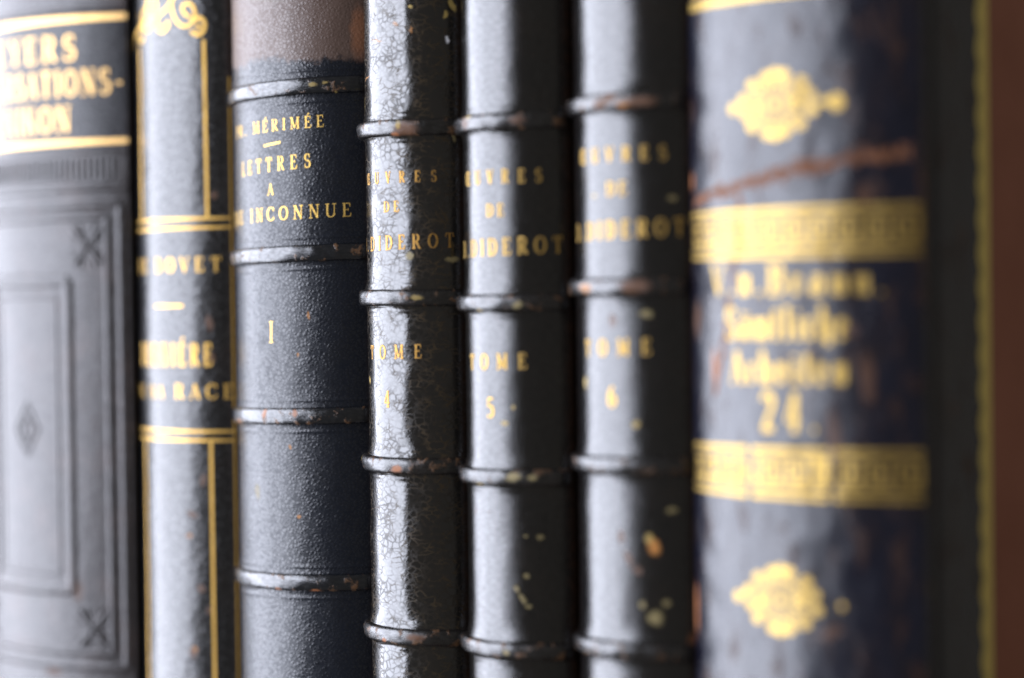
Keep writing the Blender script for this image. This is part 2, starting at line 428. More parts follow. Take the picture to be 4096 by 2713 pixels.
def mesh_obj(name, verts, faces, uvs, mat, parent, smooth=True):
    me = bpy.data.meshes.new(name)
    me.from_pydata(verts, [], faces)
    ul = me.uv_layers.new(name='UVMap')
    if uvs:
        for l in me.loops:
            ul.data[l.index].uv = uvs[l.vertex_index]
    me.polygons.foreach_set('use_smooth', [smooth] * len(me.polygons))
    me.materials.append(mat)
    me.update()
    o = bpy.data.objects.new(name, me)
    C.objects.link(o)
    o.parent = parent
    return o

def box(name, x0, x1, y0, y1, z0, z1, mat, parent, bev=0.0004):
    v = [(x * MM, y * MM, z * MM) for z in (z0, z1) for y in (y0, y1) for x in (x0, x1)]
    f = [(0, 2, 3, 1), (4, 5, 7, 6), (0, 1, 5, 4), (2, 6, 7, 3), (0, 4, 6, 2), (1, 3, 7, 5)]
    o = mesh_obj(name, v, f, None, mat, parent, False)
    if bev:
        m = o.modifiers.new('bevel', 'BEVEL')
        m.width, m.segments = bev, 2
    return o

class Sheet:
    """flat work laid on a spine: quads in (u, z) mm, each stroke a hair above the one before"""
    def __init__(s, book, h0=0.03):
        s.b, s.h0, s.v, s.f, s.uv, s.k = book, h0, [], [], [], 0
        s.mi, s.cur = {}, 0
    def strip(s, left, right, h=None):
        hh = s.h0 + 0.004 * (s.k % 9) if h is None else h
        s.k += 1
        i0 = len(s.v)
        for a, c in zip(left, right):
            for p in (a, c):
                s.v.append(s.b.P(p[0], p[1], hh)); s.uv.append(p)
        for i in range(len(left) - 1):
            a = i0 + 2 * i
            s.mi[len(s.f)] = s.cur
            s.f.append((a, a + 1, a + 3, a + 2))
    def stroke(s, pts, w, step=0.35, nib=None):
        """pts polyline, w width (or list); nib=(thin, thick): width by direction"""
        P, Wd = [], []
        for i in range(len(pts) - 1):
            (x0, y0), (x1, y1) = pts[i], pts[i + 1]
            n = max(1, int(math.hypot(x1 - x0, y1 - y0) / step))
            w0 = w[i] if isinstance(w, list) else w
            w1 = w[i + 1] if isinstance(w, list) else w
            for j in range(n + (i == len(pts) - 2)):
                t = j / n
                P.append((x0 + t * (x1 - x0), y0 + t * (y1 - y0))); Wd.append(w0 + t * (w1 - w0))
        Lf, Rt = [], []
        for i, p in enumerate(P):
            a, c = P[max(0, i - 1)], P[min(len(P) - 1, i + 1)]
            dx, dy = c[0] - a[0], c[1] - a[1]
            l = math.hypot(dx, dy) or 1
            ww = Wd[i] / 2
            if nib: ww = (nib[0] + (nib[1] - nib[0]) * (abs(dy) / l) ** 1.3) / 2
            Lf.append((p[0] - dy / l * ww, p[1] + dx / l * ww)); Rt.append((p[0] + dy / l * ww, p[1] - dx / l * ww))
        s.strip(Rt, Lf)
    def dot(s, u, z, r, rz=None):
        rz = rz or r
        n = 14
        hh = s.h0 + 0.004 * (s.k % 9); s.k += 1
        i0 = len(s.v)
        s.v.append(s.b.P(u, z, hh)); s.uv.append((u, z))
        for i in range(n):
            a = 2 * math.pi * i / n
            q = (u + r * math.cos(a), z + rz * math.sin(a))
            s.v.append(s.b.P(q[0], q[1], hh)); s.uv.append(q)
        for i in range(n):
            s.f.append((i0, i0 + 1 + i, i0 + 1 + (i + 1) % n))
    def rule(s, u0, u1, z, w, skew=0.0):
        s.stroke([(u0, z + skew * u0), (u1, z + skew * u1)], w, 0.5)
    def build(s, name, mat, parent, label=None, mat2=None):
        o = mesh_obj(name, s.v, s.f, s.uv, mat, parent)
        if mat2:
            o.data.materials.append(mat2)
            for i, k in s.mi.items(): o.data.polygons[i].material_index = k
        if label: o['label'] = label
        return o

# ------------------------------------------------------------------ lettering: strokes on a unit-high grid
def arc(cx_, cy_, rx, ry, a0, a1):
    n = max(4, int(abs(a1 - a0) / 12))
    return [(cx_ + rx * math.cos(math.radians(a0 + (a1 - a0) * i / n)), cy_ + ry * math.sin(math.radians(a0 + (a1 - a0) * i / n))) for i in range(n + 1)]
T, th = 0.155, 0.055
def stem(x, y0=0, y1=1, w=T, s0=True, s1=True):
    o = [('l', [(x, y0), (x, y1)], w)]
    if s0: o.append(('l', [(x - .15, y0 + th / 2), (x + .15, y0 + th / 2)], th * 1.2))
    if s1: o.append(('l', [(x - .15, y1 - th / 2), (x + .15, y1 - th / 2)], th * 1.2))
    return o
def ebody(x, wd):
    return [('l', [(x, .97), (wd, .97)], th * 1.3), ('l', [(wd - .02, .97), (wd, .74)], th * 1.3), ('l', [(x, .52), (wd - .14, .52)], th * 1.2),
            ('l', [(wd - .14, .62), (wd - .14, .42)], th), ('l', [(x, .03), (wd + .04, .03)], th * 1.3), ('l', [(wd + .02, .03), (wd + .06, .28)], th * 1.3)]
GL = {}
def gl(ch, adv, strokes): GL[ch] = (adv, strokes)
gl('A', .80, [('l', [(.10, 0), (.41, 1)], th * 1.2), ('l', [(.39, 1), (.70, 0)], T), ('l', [(.2, .33), (.6, .33)], th)] +
   [('l', [(x - .12, .03), (x + .12, .03)], th * 1.2) for x in (.1, .7)])
gl('B', .70, stem(.14) + [('n', [(.14, .97), (.34, .97)] + arc(.34, .75, .22, .22, 90, -90) + [(.14, .53)], 0), ('n', [(.14, .53), (.36, .53)] + arc(.36, .28, .27, .25, 90, -90) + [(.14, .03)], 0)])
gl('C', .78, [('n', arc(.42, .5, .37, .48, 42, 318), 0), ('l', [(.70, .98), (.70, .68)], th * 1.2), ('l', [(.70, .3), (.72, .1)], th)])
gl('D', .80, stem(.14) + [('n', [(.14, .97), (.32, .97)] + arc(.32, .5, .40, .47, 90, -90) + [(.14, .03)], 0)])
gl('E', .70, stem(.14) + ebody(.14, .58))
gl('I', .34, stem(.17))
gl('J', .45, stem(.25))
gl('K', .78, stem(.14) + [('l', [(.2, .45), (.62, .97)], th * 1.2), ('l', [(.32, .58), (.68, .03)], T)] + [('l', [(x - .12, y), (x + .12, y)], th * 1.2) for x, y in ((.6, .97), (.68, .03))])
gl('L', .66, stem(.14) + [('l', [(.14, .03), (.58, .03)], th * 1.3), ('l', [(.56, .03), (.6, .3)], th * 1.3)])
gl('M', .98, stem(.14, w=th * 1.3) + stem(.82) + [('l', [(.14, 1), (.48, .08)], T), ('l', [(.48, .08), (.82, 1)], th * 1.2)])
gl('N', .84, stem(.14, w=th * 1.3) + stem(.70, w=th * 1.3, s0=False) + [('l', [(.14, 1), (.70, 0)], T)])
gl('O', .84, [('n', arc(.42, .5, .36, .48, 0, 360), 0)])
gl('P', .66, stem(.14) + [('n', [(.14, .97), (.34, .97)] + arc(.34, .73, .24, .24, 90, -90) + [(.14, .49)], 0)])
gl('R', .76, stem(.14) + [('n', [(.14, .97), (.34, .97)] + arc(.34, .74, .23, .23, 90, -90) + [(.14, .51)], 0), ('l', [(.34, .5), (.64, .04)], T), ('l', [(.58, .03), (.76, .03)], th * 1.2)])
gl('S', .62, [('n', arc(.31, .74, .21, .23, 35, 262), 0), ('n', arc(.31, .27, .24, .25, 98, -145), 0), ('l', [(.30, .53), (.40, .46)], T), ('l', [(.50, .97), (.50, .70)], th * 1.1), ('l', [(.09, .32), (.09, .03)], th * 1.1)])
gl('T', .74, stem(.37, s1=False) + [('l', [(.04, .97), (.70, .97)], th * 1.3), ('l', [(.06, .97), (.03, .72)], th * 1.3), ('l', [(.68, .97), (.71, .72)], th * 1.3)])
gl('U', .82, stem(.14, .3, 1, s0=False) + stem(.68, .3, 1, th * 1.3, s0=False) + [('n', [(.14, .32)] + arc(.41, .3, .27, .27, 180, 360), 0)])
gl('V', .80, [('l', [(.10, 1), (.42, 0)], T), ('l', [(.40, 0), (.70, 1)], th * 1.2)] + [('l', [(x - .12, .97), (x + .12, .97)], th * 1.2) for x in (.1, .7)])
gl('X', .80, [('l', [(.10, 1), (.70, 0)], T), ('l', [(.68, 1), (.10, 0)], th * 1.2)] + [('l', [(x - .12, y), (x + .12, y)], th * 1.2) for x in (.1, .7) for y in (.03, .97)])
gl('Y', .78, stem(.40, 0, .5, s1=False) + [('l', [(.10, 1), (.40, .45)], T), ('l', [(.40, .45), (.68, 1)], th * 1.2)] + [('l', [(x - .12, .97), (x + .12, .97)], th * 1.2) for x in (.1, .68)])
gl('\u0152', 1.12, [('n', arc(.40, .5, .34, .48, 35, 325), 0)] + [('l', [(.60, 0), (.60, 1)], T)] + ebody(.60, 1.0))
gl('\u00c9', .70, GL['E'][1] + [('l', [(.26, 1.07), (.46, 1.24)], [.06, .13])])
gl('-', .46, [('l', [(.08, .42), (.40, .42)], .13)])
gl('.', .28, [('l', [(.06, .07), (.20, .07)], .14)])
gl(',', .28, [('l', [(.15, .12), (.08, -.14)], [.16, .04])])
gl(' ', .34, [])
gl('4', .62, [('l', [(.42, 0), (.42, 1)], T), ('l', [(.42, .98), (.05, .30)], th * 1.3), ('l', [(.04, .28), (.60, .28)], th * 1.5), ('l', [(.28, .03), (.56, .03)], th * 1.2)])
gl('5', .60, [('l', [(.14, .95), (.52, .95)], T * .8), ('l', [(.14, .97), (.12, .55)], th * 1.3), ('n', [(.12, .55)] + arc(.28, .32, .25, .29, 105, -140), 0)])
gl('6', .60, [('n', arc(.30, .30, .23, .27, 0, 360), 0), ('n', arc(.48, .36, .41, .60, 97, 190), 0)])
gl('2', .60, [('n', arc(.29, .72, .22, .25, 165, -20), 0), ('l', [(.50, .63), (.10, .06)], T * .8), ('l', [(.08, .07), (.54, .07)], T)])
# black-letter lower case: broken strokes
bs = 0.17
def leg(x, y0=.02, y1=.60): return [('l', [(x, y0), (x, y1)], bs), ('l', [(x - .10, y1 - .06), (x + .06, y1 + .04)], .1), ('l', [(x - .05, y0 + .03), (x + .12, y0 + .07)], .1)]
gl('n', .56, leg(.13) + leg(.42) + [('l', [(.13, .52), (.42, .62)], .08)])
gl('m', .84, leg(.13) + leg(.41) + leg(.70) + [('l', [(.13, .52), (.41, .62)], .08), ('l', [(.41, .52), (.70, .62)], .08)])
gl('u', .56, leg(.13) + leg(.42) + [('l', [(.13, .06), (.42, .12)], .08)])
gl('i', .28, leg(.14) + [('l', [(.10, .78), (.18, .86)], .14)])
gl('t', .34, leg(.15, .02, .86) + [('l', [(.02, .60), (.30, .60)], .09)])
gl('l', .28, leg(.14, .02, .98))
gl('h', .56, leg(.13, .02, .98) + leg(.42, -.14, .60) + [('l', [(.13, .52), (.42, .62)], .08)])
gl('b', .56, leg(.13, .02, .98) + leg(.42) + [('l', [(.13, .52), (.42, .62)], .08), ('l', [(.13, .04), (.42, .06)], .09)])
gl('e', .46, leg(.13) + [('l', [(.13, .60), (.34, .58)], .12), ('l', [(.34, .58), (.34, .38)], .12), ('l', [(.13, .30), (.36, .40)], .08), ('l', [(.13, .05), (.38, .10)], .09)])
gl('c', .42, leg(.13) + [('l', [(.13, .60), (.34, .55)], .14), ('l', [(.13, .05), (.36, .10)], .09)])
gl('r', .40, leg(.13) + [('l', [(.15, .52), (.34, .58)], .14)])
gl('a', .56, leg(.42) + [('l', [(.12, .04), (.12, .36)], bs), ('l', [(.12, .36), (.42, .42)], .08), ('l', [(.10, .56), (.42, .60)], .1), ('l', [(.12, .05), (.42, .08)], .09)])
gl('\u00e4', .56, GL['a'][1] + [('l', [(.10, .74), (.18, .80)], .12), ('l', [(.36, .74), (.44, .80)], .12)])
gl('v', .56, leg(.13, .02, .66) + leg(.42) + [('l', [(.13, .52), (.42, .62)], .08), ('l', [(.13, .04), (.42, .06)], .09)])

def letter(sheet, text, u0, u1, zc, h, wscale=1.0, skew=0.0, bold=1.0, press=0.0):
    """set a line of text between u0 and u1 with even letter spacing; press: dark edge of the stamped dent"""
    if press > 0:
        h0 = sheet.h0
        sheet.cur, sheet.h0 = 1, 0.02
        letter(sheet, text, u0, u1, zc, h, wscale, skew, bold, -press)
        sheet.cur, sheet.h0 = 0, 0.062
        letter(sheet, text, u0, u1, zc, h, wscale, skew, bold)
        sheet.h0 = h0
        return
    ex = -press
    adv = [GL[c][0] * h * wscale for c in text]
    gap = ((u1 - u0) - sum(adv)) / max(1, len(text) - 1)
    x = u0
    for ch, a in zip(text, adv):
        for kind, pts, w in GL[ch][1]:
            q = []
            for px_, py_ in pts:
                uu = x + px_ * h * wscale
                q.append((uu, zc - h / 2 + py_ * h + skew * uu))
            sc = h * bold * (0.5 + 0.5 * wscale)
            if kind == 'n': sheet.stroke(q, 1, 0.3, nib=(th * 1.1 * sc + ex, T * sc + ex))
            elif isinstance(w, list): sheet.stroke(q, [k * sc + ex for k in w], 0.3)
            else: sheet.stroke(q, w * sc + ex, 0.3)
        x += a + gap

# ------------------------------------------------------------------ making a book
def tag(o, label, cat, group=None):
    o['label'] = label
    o['category'] = cat
    if group: o['group'] = group

def make_book(b, name, label, group, mats, side_mat, zpanel=None):
    root = bpy.data.objects.new(name, None)
    root.empty_display_size = 0.02
    C.objects.link(root)
    root.location = (b.X * MM, b.Y * MM, BASE * MM)
    tag(root, label, 'book', group)
    # spine leather
    us = [-b.umax + 2 * b.umax * 0]
    us = []
    na = max(40, int(2 * b.uarc / 0.6))
    left = [-b.uarc + 2 * b.uarc * i / na for i in range(na + 1)]
    tail = []
    u = b.uarc
    while u < b.umax - 0.3:
        u += 0.35 if u < b.uarc + 8 else 2.0
        tail.append(min(u, b.umax))
    us = [-q for q in reversed(tail)] + left + tail
    zs, z = [], BASE + 0.5
    while z < b.top:
        zs.append(z)
        near = min([abs(z - zb) for zb in b.bands] + [99])
        z += 0.2 if near < 4.5 else 0.8
    zs.append(b.top)
    V, UV, F = [], [], []
    for z in zs:
        for u in us:
            V.append(b.P(u, z)); UV.append((u, z))
    n = len(us)
    for j in range(len(zs) - 1):
        for i in range(n - 1):
            a = j * n + i
            F.append((a, a + 1, a + n + 1, a + n))
    spine = mesh_obj('spine', V, F, UV, mats[0], root)
    # raised bands
    for zb in b.bands:
        V, UV, F = [], [], []
        ub = [q for q in left if abs(q) < b.uarc - 0.2]
        prof = [(-1.02, -0.25), (-1.0, 0.0), (-.97, .30), (-.90, .60), (-.74, .82), (-.48, .95), (-.16, 1.0), (.16, 1.0), (.48, .95), (.74, .82), (.90, .60), (.97, .30), (1.0, 0.0), (1.02, -0.25)]
        for t, hh in prof:
            for q in ub:
                e = min(1.0, (b.uarc - abs(q)) / 3.0)
                wob = 0.10 * mnoise.noise(Vector((q * .35, zb, b.key)))
                zz = zb + b.skew * q + t * b.bw + wob
                hv = hh * b.bh * (0.35 + 0.65 * e) * (1 + 0.12 * mnoise.noise(Vector((q * .5, zb + 9, t))))
                V.append(b.P(q, zz, hv)); UV.append((q, zz))
        n = len(ub)
        for j in range(len(prof) - 1):
            for i in range(n - 1):
                a = j * n + i
                F.append((a, a + 1, a + n + 1, a + n))
        mesh_obj('raised_band', V, F, UV, mats[1], spine)
    # cover boards and page block
    H = b.top - BASE
    y0 = b.sag + 5.2
    s_ = b.side - 0.25
    box('cover', -s_, -s_ + 2.4, y0, b.depth, 0.0, H + 1, side_mat, root)
    box('cover', s_ - 2.4, s_, y0, b.depth, 0.0, H + 1, side_mat, root)
    box('page_block', -s_ + 2.5, s_ - 2.5, b.sag + 1.5, b.depth - 3, 3, H - 2.5, M_PAGES, root, 0)
    return root, spine

#                key    X      Y    w     R     side  Ls  top  depth
B1 = Book(1, -148.7, 0, 29.7, 59, 29.6, 8, 128, 165, lump=0.08)
B2 = Book(2, -103.0, 5, 17, 25, 16.9, 8, 104, 125, lump=0.10)
B3 = Book(3, -63.2, 0, 21.7, 27.2, 21.6, 8, 96, 125, (54.6, 18.7, -16.4, -52.4, -88.0), 1.0, 1.85, 0.25, 0.02, 0.10)
B4 = Book(4, -27.7, 0, 13.75, 14.9, 13.7, 8, 92, 130, (44.1, 9.0, -25.7, -61.1, -96.5), 1.3, 1.75, 0.55, -0.01, 0.13)
B5 = Book(5, 0, 0, 13.95, 15.7, 13.9, 8, 92, 130, (43.6, 7.7, -27.0, -61.4, -96.5), 1.25, 1.7, 0.55, 0.0, 0.10)
B6 = Book(6, 28.8, 1.5, 14.5, 17.8, 14.4, 8, 92, 130, (45.7, 10.5, -23.6, -59.0, -94.0), 1.25, 1.7, 0.55, 0.0, 0.10)
B7 = Book(7, 68.0, 0, 24.5, 45.6, 24.6, 18.6, 112, 170, lump=0.28)

# ---- structure: the shelf they stand on
sh = box('shelf', -330, 330, -20, 260, -22, 0, M_WOOD, None, 0.002)
sh.location = (0, 0, BASE * MM)
sh['kind'] = 'structure'

# ---- book 1: big volume with blind-stamped frame
r1, s1 = make_book(B1, 'book', 'thick dark grey book with pressed frame ornament and black gold-ruled title panel', None, (L[1],), M_BOARD)
def ridge(sheet, pts, w, hgt, step=0.7):
    """raised moulding swept along a path in (u, z)"""
    P = []
    for i in range(len(pts) - 1):
        (x0, y0), (x1, y1) = pts[i], pts[i + 1]
        n = max(1, int(math.hypot(x1 - x0, y1 - y0) / step))
        P += [(x0 + (x1 - x0) * j / n, y0 + (y1 - y0) * j / n) for j in range(n)]
    P.append(pts[-1])
    prof = [(-.5, -.05), (-.42, .35), (-.25, .85), (0, 1), (.25, .85), (.42, .35), (.5, -.05)]
    i0 = len(sheet.v)
    for i, p in enumerate(P):
        a, c = P[max(0, i - 1)], P[min(len(P) - 1, i + 1)]
        dx, dy = c[0] - a[0], c[1] - a[1]
        l = math.hypot(dx, dy) or 1
        k = math.sqrt(2) if 0 < i < len(P) - 1 and abs(dx) > .01 and abs(dy) > .01 and len(pts) > 2 and p in pts else 1
        for t, hh in prof:
            q = (p[0] + dy / l * w * t * k, p[1] - dx / l * w * t * k)
            sheet.v.append(sheet.b.P(q[0], q[1], hh * hgt)); sheet.uv.append(q)
    m = len(prof)
    for i in range(len(P) - 1):
        for j in range(m - 1):
            a = i0 + i * m + j
            sheet.f.append((a, a + m, a + m + 1, a + 1))
pn = Sheet(B1)
for k in range(60):
    pass
zz = [46.0 + 32.0 * i / 24 for i in range(25)]
uu = [-31 + 62 * i / 80 for i in range(81)]
i0 = 0
for z in zz:
    for u in uu:
        pn.v.append(B1.P(u, z, 0.05)); pn.uv.append((u, z))
for j in range(24):
    for i in range(80):
        a = j * 81 + i
        pn.f.append((a, a + 1, a + 82, a + 81))
pn_o = pn.build('title_panel', L['panel'], s1)
g = Sheet(B1, 0.08)
g.rule(-31, 31.2, 76.6, 1.5); g.rule(-31, 31.2, 47.2, 1.2)
g.build('gold_rule', G[1], pn_o)
g = Sheet(B1, 0.08)
letter(g, 'MEYERS', -17.5, 17.8, 69.8, 6.2, 0.9, bold=0.95)
letter(g, 'KONVERSATIONS-', -29.5, 30.2, 61.4, 6.2, 0.72, bold=0.95)
letter(g, 'LEXIKON', -15.5, 16.0, 52.9, 6.2, 0.8, bold=0.95)
g.build('title_lettering', G[1], pn_o)
g = Sheet(B1)
for k in range(34):
    u = -27.0 + 54.0 * k / 33
    ridge(g, [(u, 38.2), (u, 43.4)], 1.15, .32, 0.6)
ridge(g, [(-31, 36.2), (31, 36.2)], 2.2, .55)
ridge(g, [(-31, 44.9), (31, 44.9)], 1.0, .35)
fm = g
g = Sheet(B1)
ridge(g, [(-31, 78.6), (31, 78.6)], 1.4, .5)
g.build('moulding', L[1], s1)
g = fm
g.build('fluted_moulding', L[1], s1)
g = Sheet(B1)
def rect(g, a, z0, z1, w, h):
    ridge(g, [(-a, z0), (-a, z1)], w, h); ridge(g, [(a, z0), (a, z1)], w, h)
    ridge(g, [(-a, z1), (a, z1)], w, h); ridge(g, [(-a, z0), (a, z0)], w, h)
rect(g, 29.0, -78.0, 32.2, 2.4, .5)
rect(g, 25.4, -74.6, 29.4, 2.2, .45)
rect(g, 14.4, -59.8, 14.2, 3.2, .6)
rect(g, 10.9, -56.0, 10.6, 1.2, .25)
g.build('pressed_frame', L[1], s1)
g = Sheet(B1)
d = [(0, -15.2), (4.3, -21.5), (0, -28.0), (-4.3, -21.5)]
for a, c in zip(d, d[1:] + d[:1]): ridge(g, [a, c], 1.0, .3)
d = [(0, -18.4), (2.0, -21.5), (0, -24.8), (-2.0, -21.5)]
for a, c in zip(d, d[1:] + d[:1]): ridge(g, [a, c], 1.1, .35)
g.build('pressed_diamond', L[1], s1)
for cz in (22.4, -69.0):
    for cu in (-20, 20):
        g = Sheet(B1)
        for k in range(4):
            a = math.radians(45 + 90 * k)
            dx, dz = math.cos(a), math.sin(a)
            ridge(g, [(cu + dx * .9, cz + dz * 1.0), (cu + dx * 5.2, cz + dz * 6.0)], 1.9, .55, 0.4)
            for sgn in (-1, 1):
                b_ = a + sgn * 0.36
                ridge(g, [(cu + math.cos(b_) * 1.6, cz + math.sin(b_) * 1.8), (cu + math.cos(b_) * 4.6, cz + math.sin(b_) * 5.4)], 1.0, .4, 0.4)
        ridge(g, [(cu - .9, cz), (cu + .9, cz)], 1.8, .5, .3)
        g.build('pressed_rosette', L[1], s1)

# ---- book 2: slim grained leather with gold frames
r2, s2 = make_book(B2, 'book', 'slim black leather book with thin gold frame lines and gold scrolls at the top', None, (L[2],), M_BOARD)
g = Sheet(B2)
for z in (27.85, 25.75, -20.95, -23.0): g.rule(-17.5, 17.6, z, 0.62)
for (z0, z1, u0, u1) in ((68.6, 28.2, 11.7, 11.9), (-23.4, -112, 12.0, 12.0)):
    g.stroke([(u0, z0), (u1, z1)], 0.75)
    g.stroke([(1.4 - u0, z0), (1.4 - u1, z1)], 0.95)
g.stroke([(17.5, 60), (17.5, -112)], 0.35)
g.build('gold_rule', G[2], s2)
g = Sheet(B2)
letter(g, 'DE BOVET', -14.2, 15.0, 17.35, 3.4, 0.95, bold=1.1)
g.rule(-4.2, 5.2, 7.9, 0.7)
letter(g, 'DERNI\u00c9RE', -12.4, 12.6, -3.35, 5.4, 0.52, bold=1.15)
letter(g, 'DE SA', -15.6, -1.2, -11.95, 2.9, 1.0, bold=1.15)
letter(g, 'RACE', 2.6, 17.6, -11.75, 3.4, 1.0, bold=1.1)
g.build('title_lettering', G[2], s2)
g = Sheet(B2)
def smooth(pts, n=5):
    o = []
    for i in range(len(pts) - 1):
        p0, p1, p2, p3 = pts[max(0, i - 1)], pts[i], pts[i + 1], pts[min(len(pts) - 1, i + 2)]
        for j in range(n):
            t = j / n
            o.append(tuple(0.5 * (2 * p1[k] + (p2[k] - p0[k]) * t + (2 * p0[k] - 5 * p1[k] + 4 * p2[k] - p3[k]) * t * t + (3 * p1[k] - p0[k] - 3 * p2[k] + p3[k]) * t ** 3) for k in (0, 1)))
    return o + [pts[-1]]
SCROLL = [([(3.2, 80), (3.4, 76.0), (4.5, 73.5), (6.4, 72.0), (8.5, 72.3), (9.6, 74.1), (9.1, 76.4), (7.8, 77.1), (6.5, 76.5), (6.7, 75.1), (7.8, 74.2)], .8),
          ([(7.8, 74.2), (9.8, 72.9)], .6), ([(9.5, 73.0), (10.8, 73.7), (12.0, 72.3), (11.5, 70.4), (10.1, 69.8), (8.6, 70.7)], .9)]
for pts, w in SCROLL:
    for sg in (1, -1):
        g.stroke([(0.6 + sg * (x - 0.6), z) for x, z in smooth(pts)], w, 0.3)
g.stroke(smooth([(4.6, 79.5), (2.1, 76.6), (-0.4, 75.2), (-1.7, 73.7), (-1.2, 71.9), (0.4, 71.2), (2.1, 72.3), (1.9, 73.5)]), .9, 0.3)
g.stroke(smooth([(-3.3, 80.5), (-1.8, 77.6), (-2.6, 76.1), (-5.8, 76.9), (-5.1, 79.4)]), 1.1, 0.3)
g.stroke(smooth([(-6.6, 74.5), (-10.5, 72.9), (-14.3, 71.2), (-15.2, 68.7)]), 1.1, 0.3)
g.dot(-3.6, 77.6, 1.3); g.dot(10.4, 71.6, .6); g.dot(0.3, 72.4, .6)
for sg in (1, -1):
    g.stroke([(0.6 + sg * x, z) for x, z in smooth([(2, 84), (6, 82), (9.5, 83), (11, 87), (8, 91), (4, 89), (2, 84)])], .9, 0.3)
g.build('gold_scroll', G[2], s2)

# ---- book 3: navy pebbled leather with raised bands
r3, s3 = make_book(B3, 'book', 'wide blue-black pebbled leather book with faded brown top, marked with one gold I', None, (L[3], L['3b']), M_BOARD)
g = Sheet(B3)
letter(g, 'PR. M\u00c9RIM\u00c9E', -14.6, 14.2, 46.75, 2.55, 0.92, 0.035)
g.stroke([(-1.3, 42.5), (3.6, 43.05)], 0.5)
letter(g, 'LETTRES', -10.6, 11.0, 38.35, 3.1, 0.78, 0.045)
letter(g, 'A', -0.35, 1.65, 32.95, 2.5, 0.9, 0.04)
letter(g, 'UNE INCONNUE', -19.8, 19.9, 27.6, 2.95, 0.95, 0.025)
g.build('title_lettering', G[3], s3)
g = Sheet(B3)
letter(g, 'I', -0.55, 0.85, 1.95, 4.7, 0.8, bold=0.75)
g.build('volume_numeral', G[3], s3)
g = Sheet(B3, 0.02)

# ---- books 4, 5, 6: three volumes of one set
SETG = 'matching volumes of one narrow black leather set'
r4, s4 = make_book(B4, 'book', 'narrow black leather book with finely crackled spine, lettered TOME 4, white fleck near top', SETG, (L[4], L['4b']), M_BOARD)
g = Sheet(B4)
letter(g, '\u0152UVRES', -8.6, 10.9, 33.95, 2.4, 0.72, bold=1.1, press=0.17)
letter(g, 'DE', -1.4, 2.7, 27.9, 2.2, 0.85, bold=1.1, press=0.17)
letter(g, 'D.DIDEROT', -12.6, 14.3, 20.45, 3.0, 0.78, 0.02, bold=1.05, press=0.17)
g.build('title_lettering', G[4], s4, mat2=M_DENT)
g = Sheet(B4)
letter(g, 'TOME', -7.7, 7.4, -2.2, 2.9, 0.80, 0.02, bold=1.05, press=0.17)
letter(g, '4', -2.1, 0.6, -12.0, 3.5, 0.75, press=0.17)
g.build('volume_lettering', G[4], s4, mat2=M_DENT)

r5, s5 = make_book(B5, 'book', 'narrow smooth black leather book lettered TOME 5, right of the crackled volume', SETG, (L[5], L['5b']), M_BOARD)
g = Sheet(B5)
letter(g, '\u0152UVRES', -8.8, 11.0, 32.75, 2.75, 0.72, bold=1.15, press=0.17)
letter(g, 'DE', -1.1, 3.2, 26.1, 2.5, 0.85, bold=1.15, press=0.17)
letter(g, 'D.DIDEROT', -12.2, 15.0, 18.8, 3.4, 0.78, 0.02, bold=1.15, press=0.17)
g.build('title_lettering', G[5], s5, mat2=M_DENT)
g = Sheet(B5)
letter(g, 'TOME', -7.7, 7.6, -4.0, 3.1, 0.80, 0.02, bold=1.15, press=0.17)
letter(g, '5', -1.7, 1.1, -13.2, 4.0, 0.75, bold=1.15, press=0.17)
g.build('volume_lettering', G[5], s5, mat2=M_DENT)

r6, s6 = make_book(B6, 'book', 'narrow black leather book lettered TOME 6, with orange and yellow stains low on its spine', SETG, (L[6], L['6b']), M_BOARD)
g = Sheet(B6)
letter(g, '\u0152UVRES', -9.3, 11.3, 35.75, 2.8, 0.72, bold=1.3, press=0.17)
letter(g, 'DE', -0.9, 3.5, 29.2, 2.6, 0.85, bold=1.3, press=0.17)
letter(g, 'D.DIDEROT', -12.6, 14.6, 21.4, 3.4, 0.78, 0.02, bold=1.3, press=0.17)
g.build('title_lettering', G[5], s6, mat2=M_DENT)
g = Sheet(B6)
letter(g, 'TOME', -8.2, 8.0, -1.1, 3.1, 0.80, 0.02, bold=1.3, press=0.17)
letter(g, '6', -1.3, 1.6, -10.5, 4.0, 0.78, bold=1.3, press=0.17)
g.build('volume_lettering', G[5], s6, mat2=M_DENT)

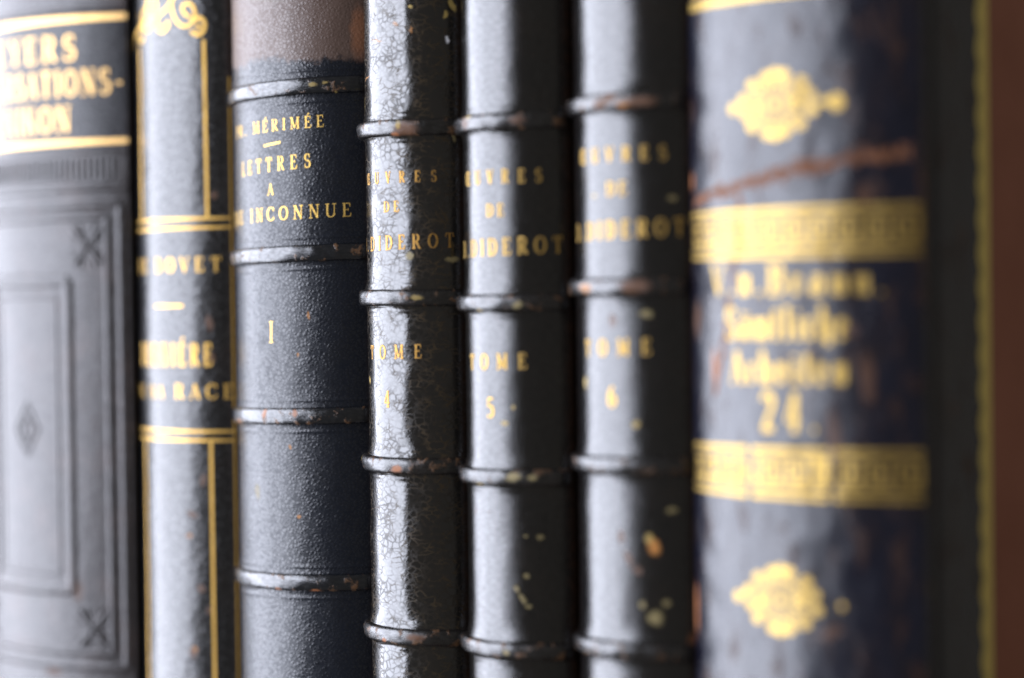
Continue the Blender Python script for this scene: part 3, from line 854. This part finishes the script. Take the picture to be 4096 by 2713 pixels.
# ---- book 7: big scuffed calf volume, half bound with brown paper sides
r7, s7 = make_book(B7, 'book', 'wide black scuffed leather book with gold meander bands and brown paper sides', None, (L[7],), M_PAPER)
def key_band(z0, z1, breaks=()):
    """gold ribbon with a dark running key left bare in it"""
    g = Sheet(B7)
    cuts = [-25.6] + [q for b in breaks for q in b] + [25.6]
    for u0, u1 in zip(cuts[0::2], cuts[1::2]):
        us = [u0 + (u1 - u0) * i / 60 for i in range(61)]
        nz = 12
        for k in range(nz):
            za, zb = z0 + (z1 - z0) * k / nz, z0 + (z1 - z0) * (k + 1) / nz
            g.k = 0
            g.strip([(u, za + .12 * mnoise.noise(Vector((u * .8, za, 3))) * (k == 0)) for u in us], [(u, zb + .15 * mnoise.noise(Vector((u * .8, zb, 5))) * (k == nz - 1)) for u in us], 0.03)
    def ok(u): return not any(a - .5 < u < c + .5 for a, c in breaks)
    g.cur = 1
    g.h0 = 0.05
    for z in (z1 - 1.15, z0 + 1.15):
        for u0, u1 in zip(cuts[0::2], cuts[1::2]): g.rule(u0, u1, z, .55)
    a, c = z0 + 2.3, z1 - 2.3
    n = 10
    pw = 51.0 / n
    for i in range(n):
        u = -25.3 + i * pw
        m = (a + c) / 2
        path = [(u, a), (u, c), (u + pw - 1.5, c), (u + pw - 1.5, m - .5), (u + 1.5, m - .5), (u + 1.5, m + .9)]
        for p, q in zip(path, path[1:]):
            if ok(p[0]) and ok(q[0]): g.stroke([p, q], .75)
        if ok(u) and ok(u + pw): g.stroke([(u, a), (u + pw, a)], .5)
    return g
key_band(15.1, 24.2).build('meander_band', G[7], s7, mat2=L[7])
key_band(-28.2, -18.9, [(-8.4, -7.2), (8.8, 9.8)]).build('meander_band', G[7], s7, mat2=L[7])
g = Sheet(B7)
g.rule(-25.6, 25.6, 62.6, 1.7); g.rule(-25.6, 25.6, 64.8, .6)
g.build('gold_rule', G[7], s7)
def rosette(cz, cu, rightdot):
    g = Sheet(B7)
    for k in range(16):
        a = 2 * math.pi * k / 16
        g.stroke([(cu + 1.6 * math.cos(a), cz + 1.2 * math.sin(a)), (cu + 4.6 * math.cos(a), cz + 3.4 * math.sin(a))], [.3, .6], .3)
    for k in range(12):
        a = 2 * math.pi * (k + .5) / 12
        rx, rz = (7.5, 5.1) if k % 2 else (7.0, 5.3)
        g.dot(cu + rx * math.cos(a), cz + rz * math.sin(a), 1.2, 1.05)
        g.stroke([(cu + rx * .62 * math.cos(a), cz + rz * .62 * math.sin(a)), (cu + rx * math.cos(a), cz + rz * math.sin(a))], .5, .3)
    g.stroke(arc(cu, cz, 5.2, 3.9, 0, 360), .45, .3)
    g.dot(cu, cz, .9, .8)
    for sg in (-1, 1):
        g.dot(cu, cz + sg * 5.6, 1.1, .9)
        g.dot(cu + sg * 4.0, cz + sg * 0.2, .9, .8)
        if sg < 0 or rightdot > 1.5: g.stroke([(cu + sg * 8.3, cz), (cu + sg * 10.6, cz)], [.9, 1.5], .3)
    g.dot(cu - 10.0, cz - .1, 1.0, 1.1)
    g.dot(cu + 12.0, cz - .3, rightdot * .6, rightdot * .65)
    return g
rosette(42.6, -1.0, 2.4).build('gold_rosette', G[7], s7)
rosette(-46.4, -1.0, 1.0).build('gold_rosette', G[7], s7)
g = Sheet(B7)
letter(g, 'V.v.Braun.', -18.0, 19.4, 11.2, 5.4, 0.95, -0.01, bold=1.2)
letter(g, 'S\u00e4mtliche', -13.4, 12.6, 3.4, 6.0, 0.72, 0, bold=1.2)
letter(g, 'Arbeiten', -12.6, 12.4, -4.6, 5.9, 0.75, 0, bold=1.2)
letter(g, '24.', -4.6, 6.8, -12.5, 7.2, 0.62, 0, bold=1.2)
g.build('title_lettering', G[7], s7)
# gold roll tooled along the leather's edge on each cover: scalloped on one side, straight on the other
for sg in (-1, 1):
    g = Sheet(B7, 0.05)
    n = 300
    lf, rg_ = [], []
    for i in range(n + 1):
        z = BASE + 3 + (112 - BASE - 6) * i / n
        ph = (z % 6.2) / 6.2
        lf.append((sg * (46.1 + 1.1 * (1 - abs(math.sin(math.pi * ph)))), z))
        rg_.append((sg * 50.3, z))
    (g.strip(lf, rg_) if sg > 0 else g.strip(rg_, lf))
    for i in range(38):
        pass
    g.build('gold_edge_roll', G[8], s7)
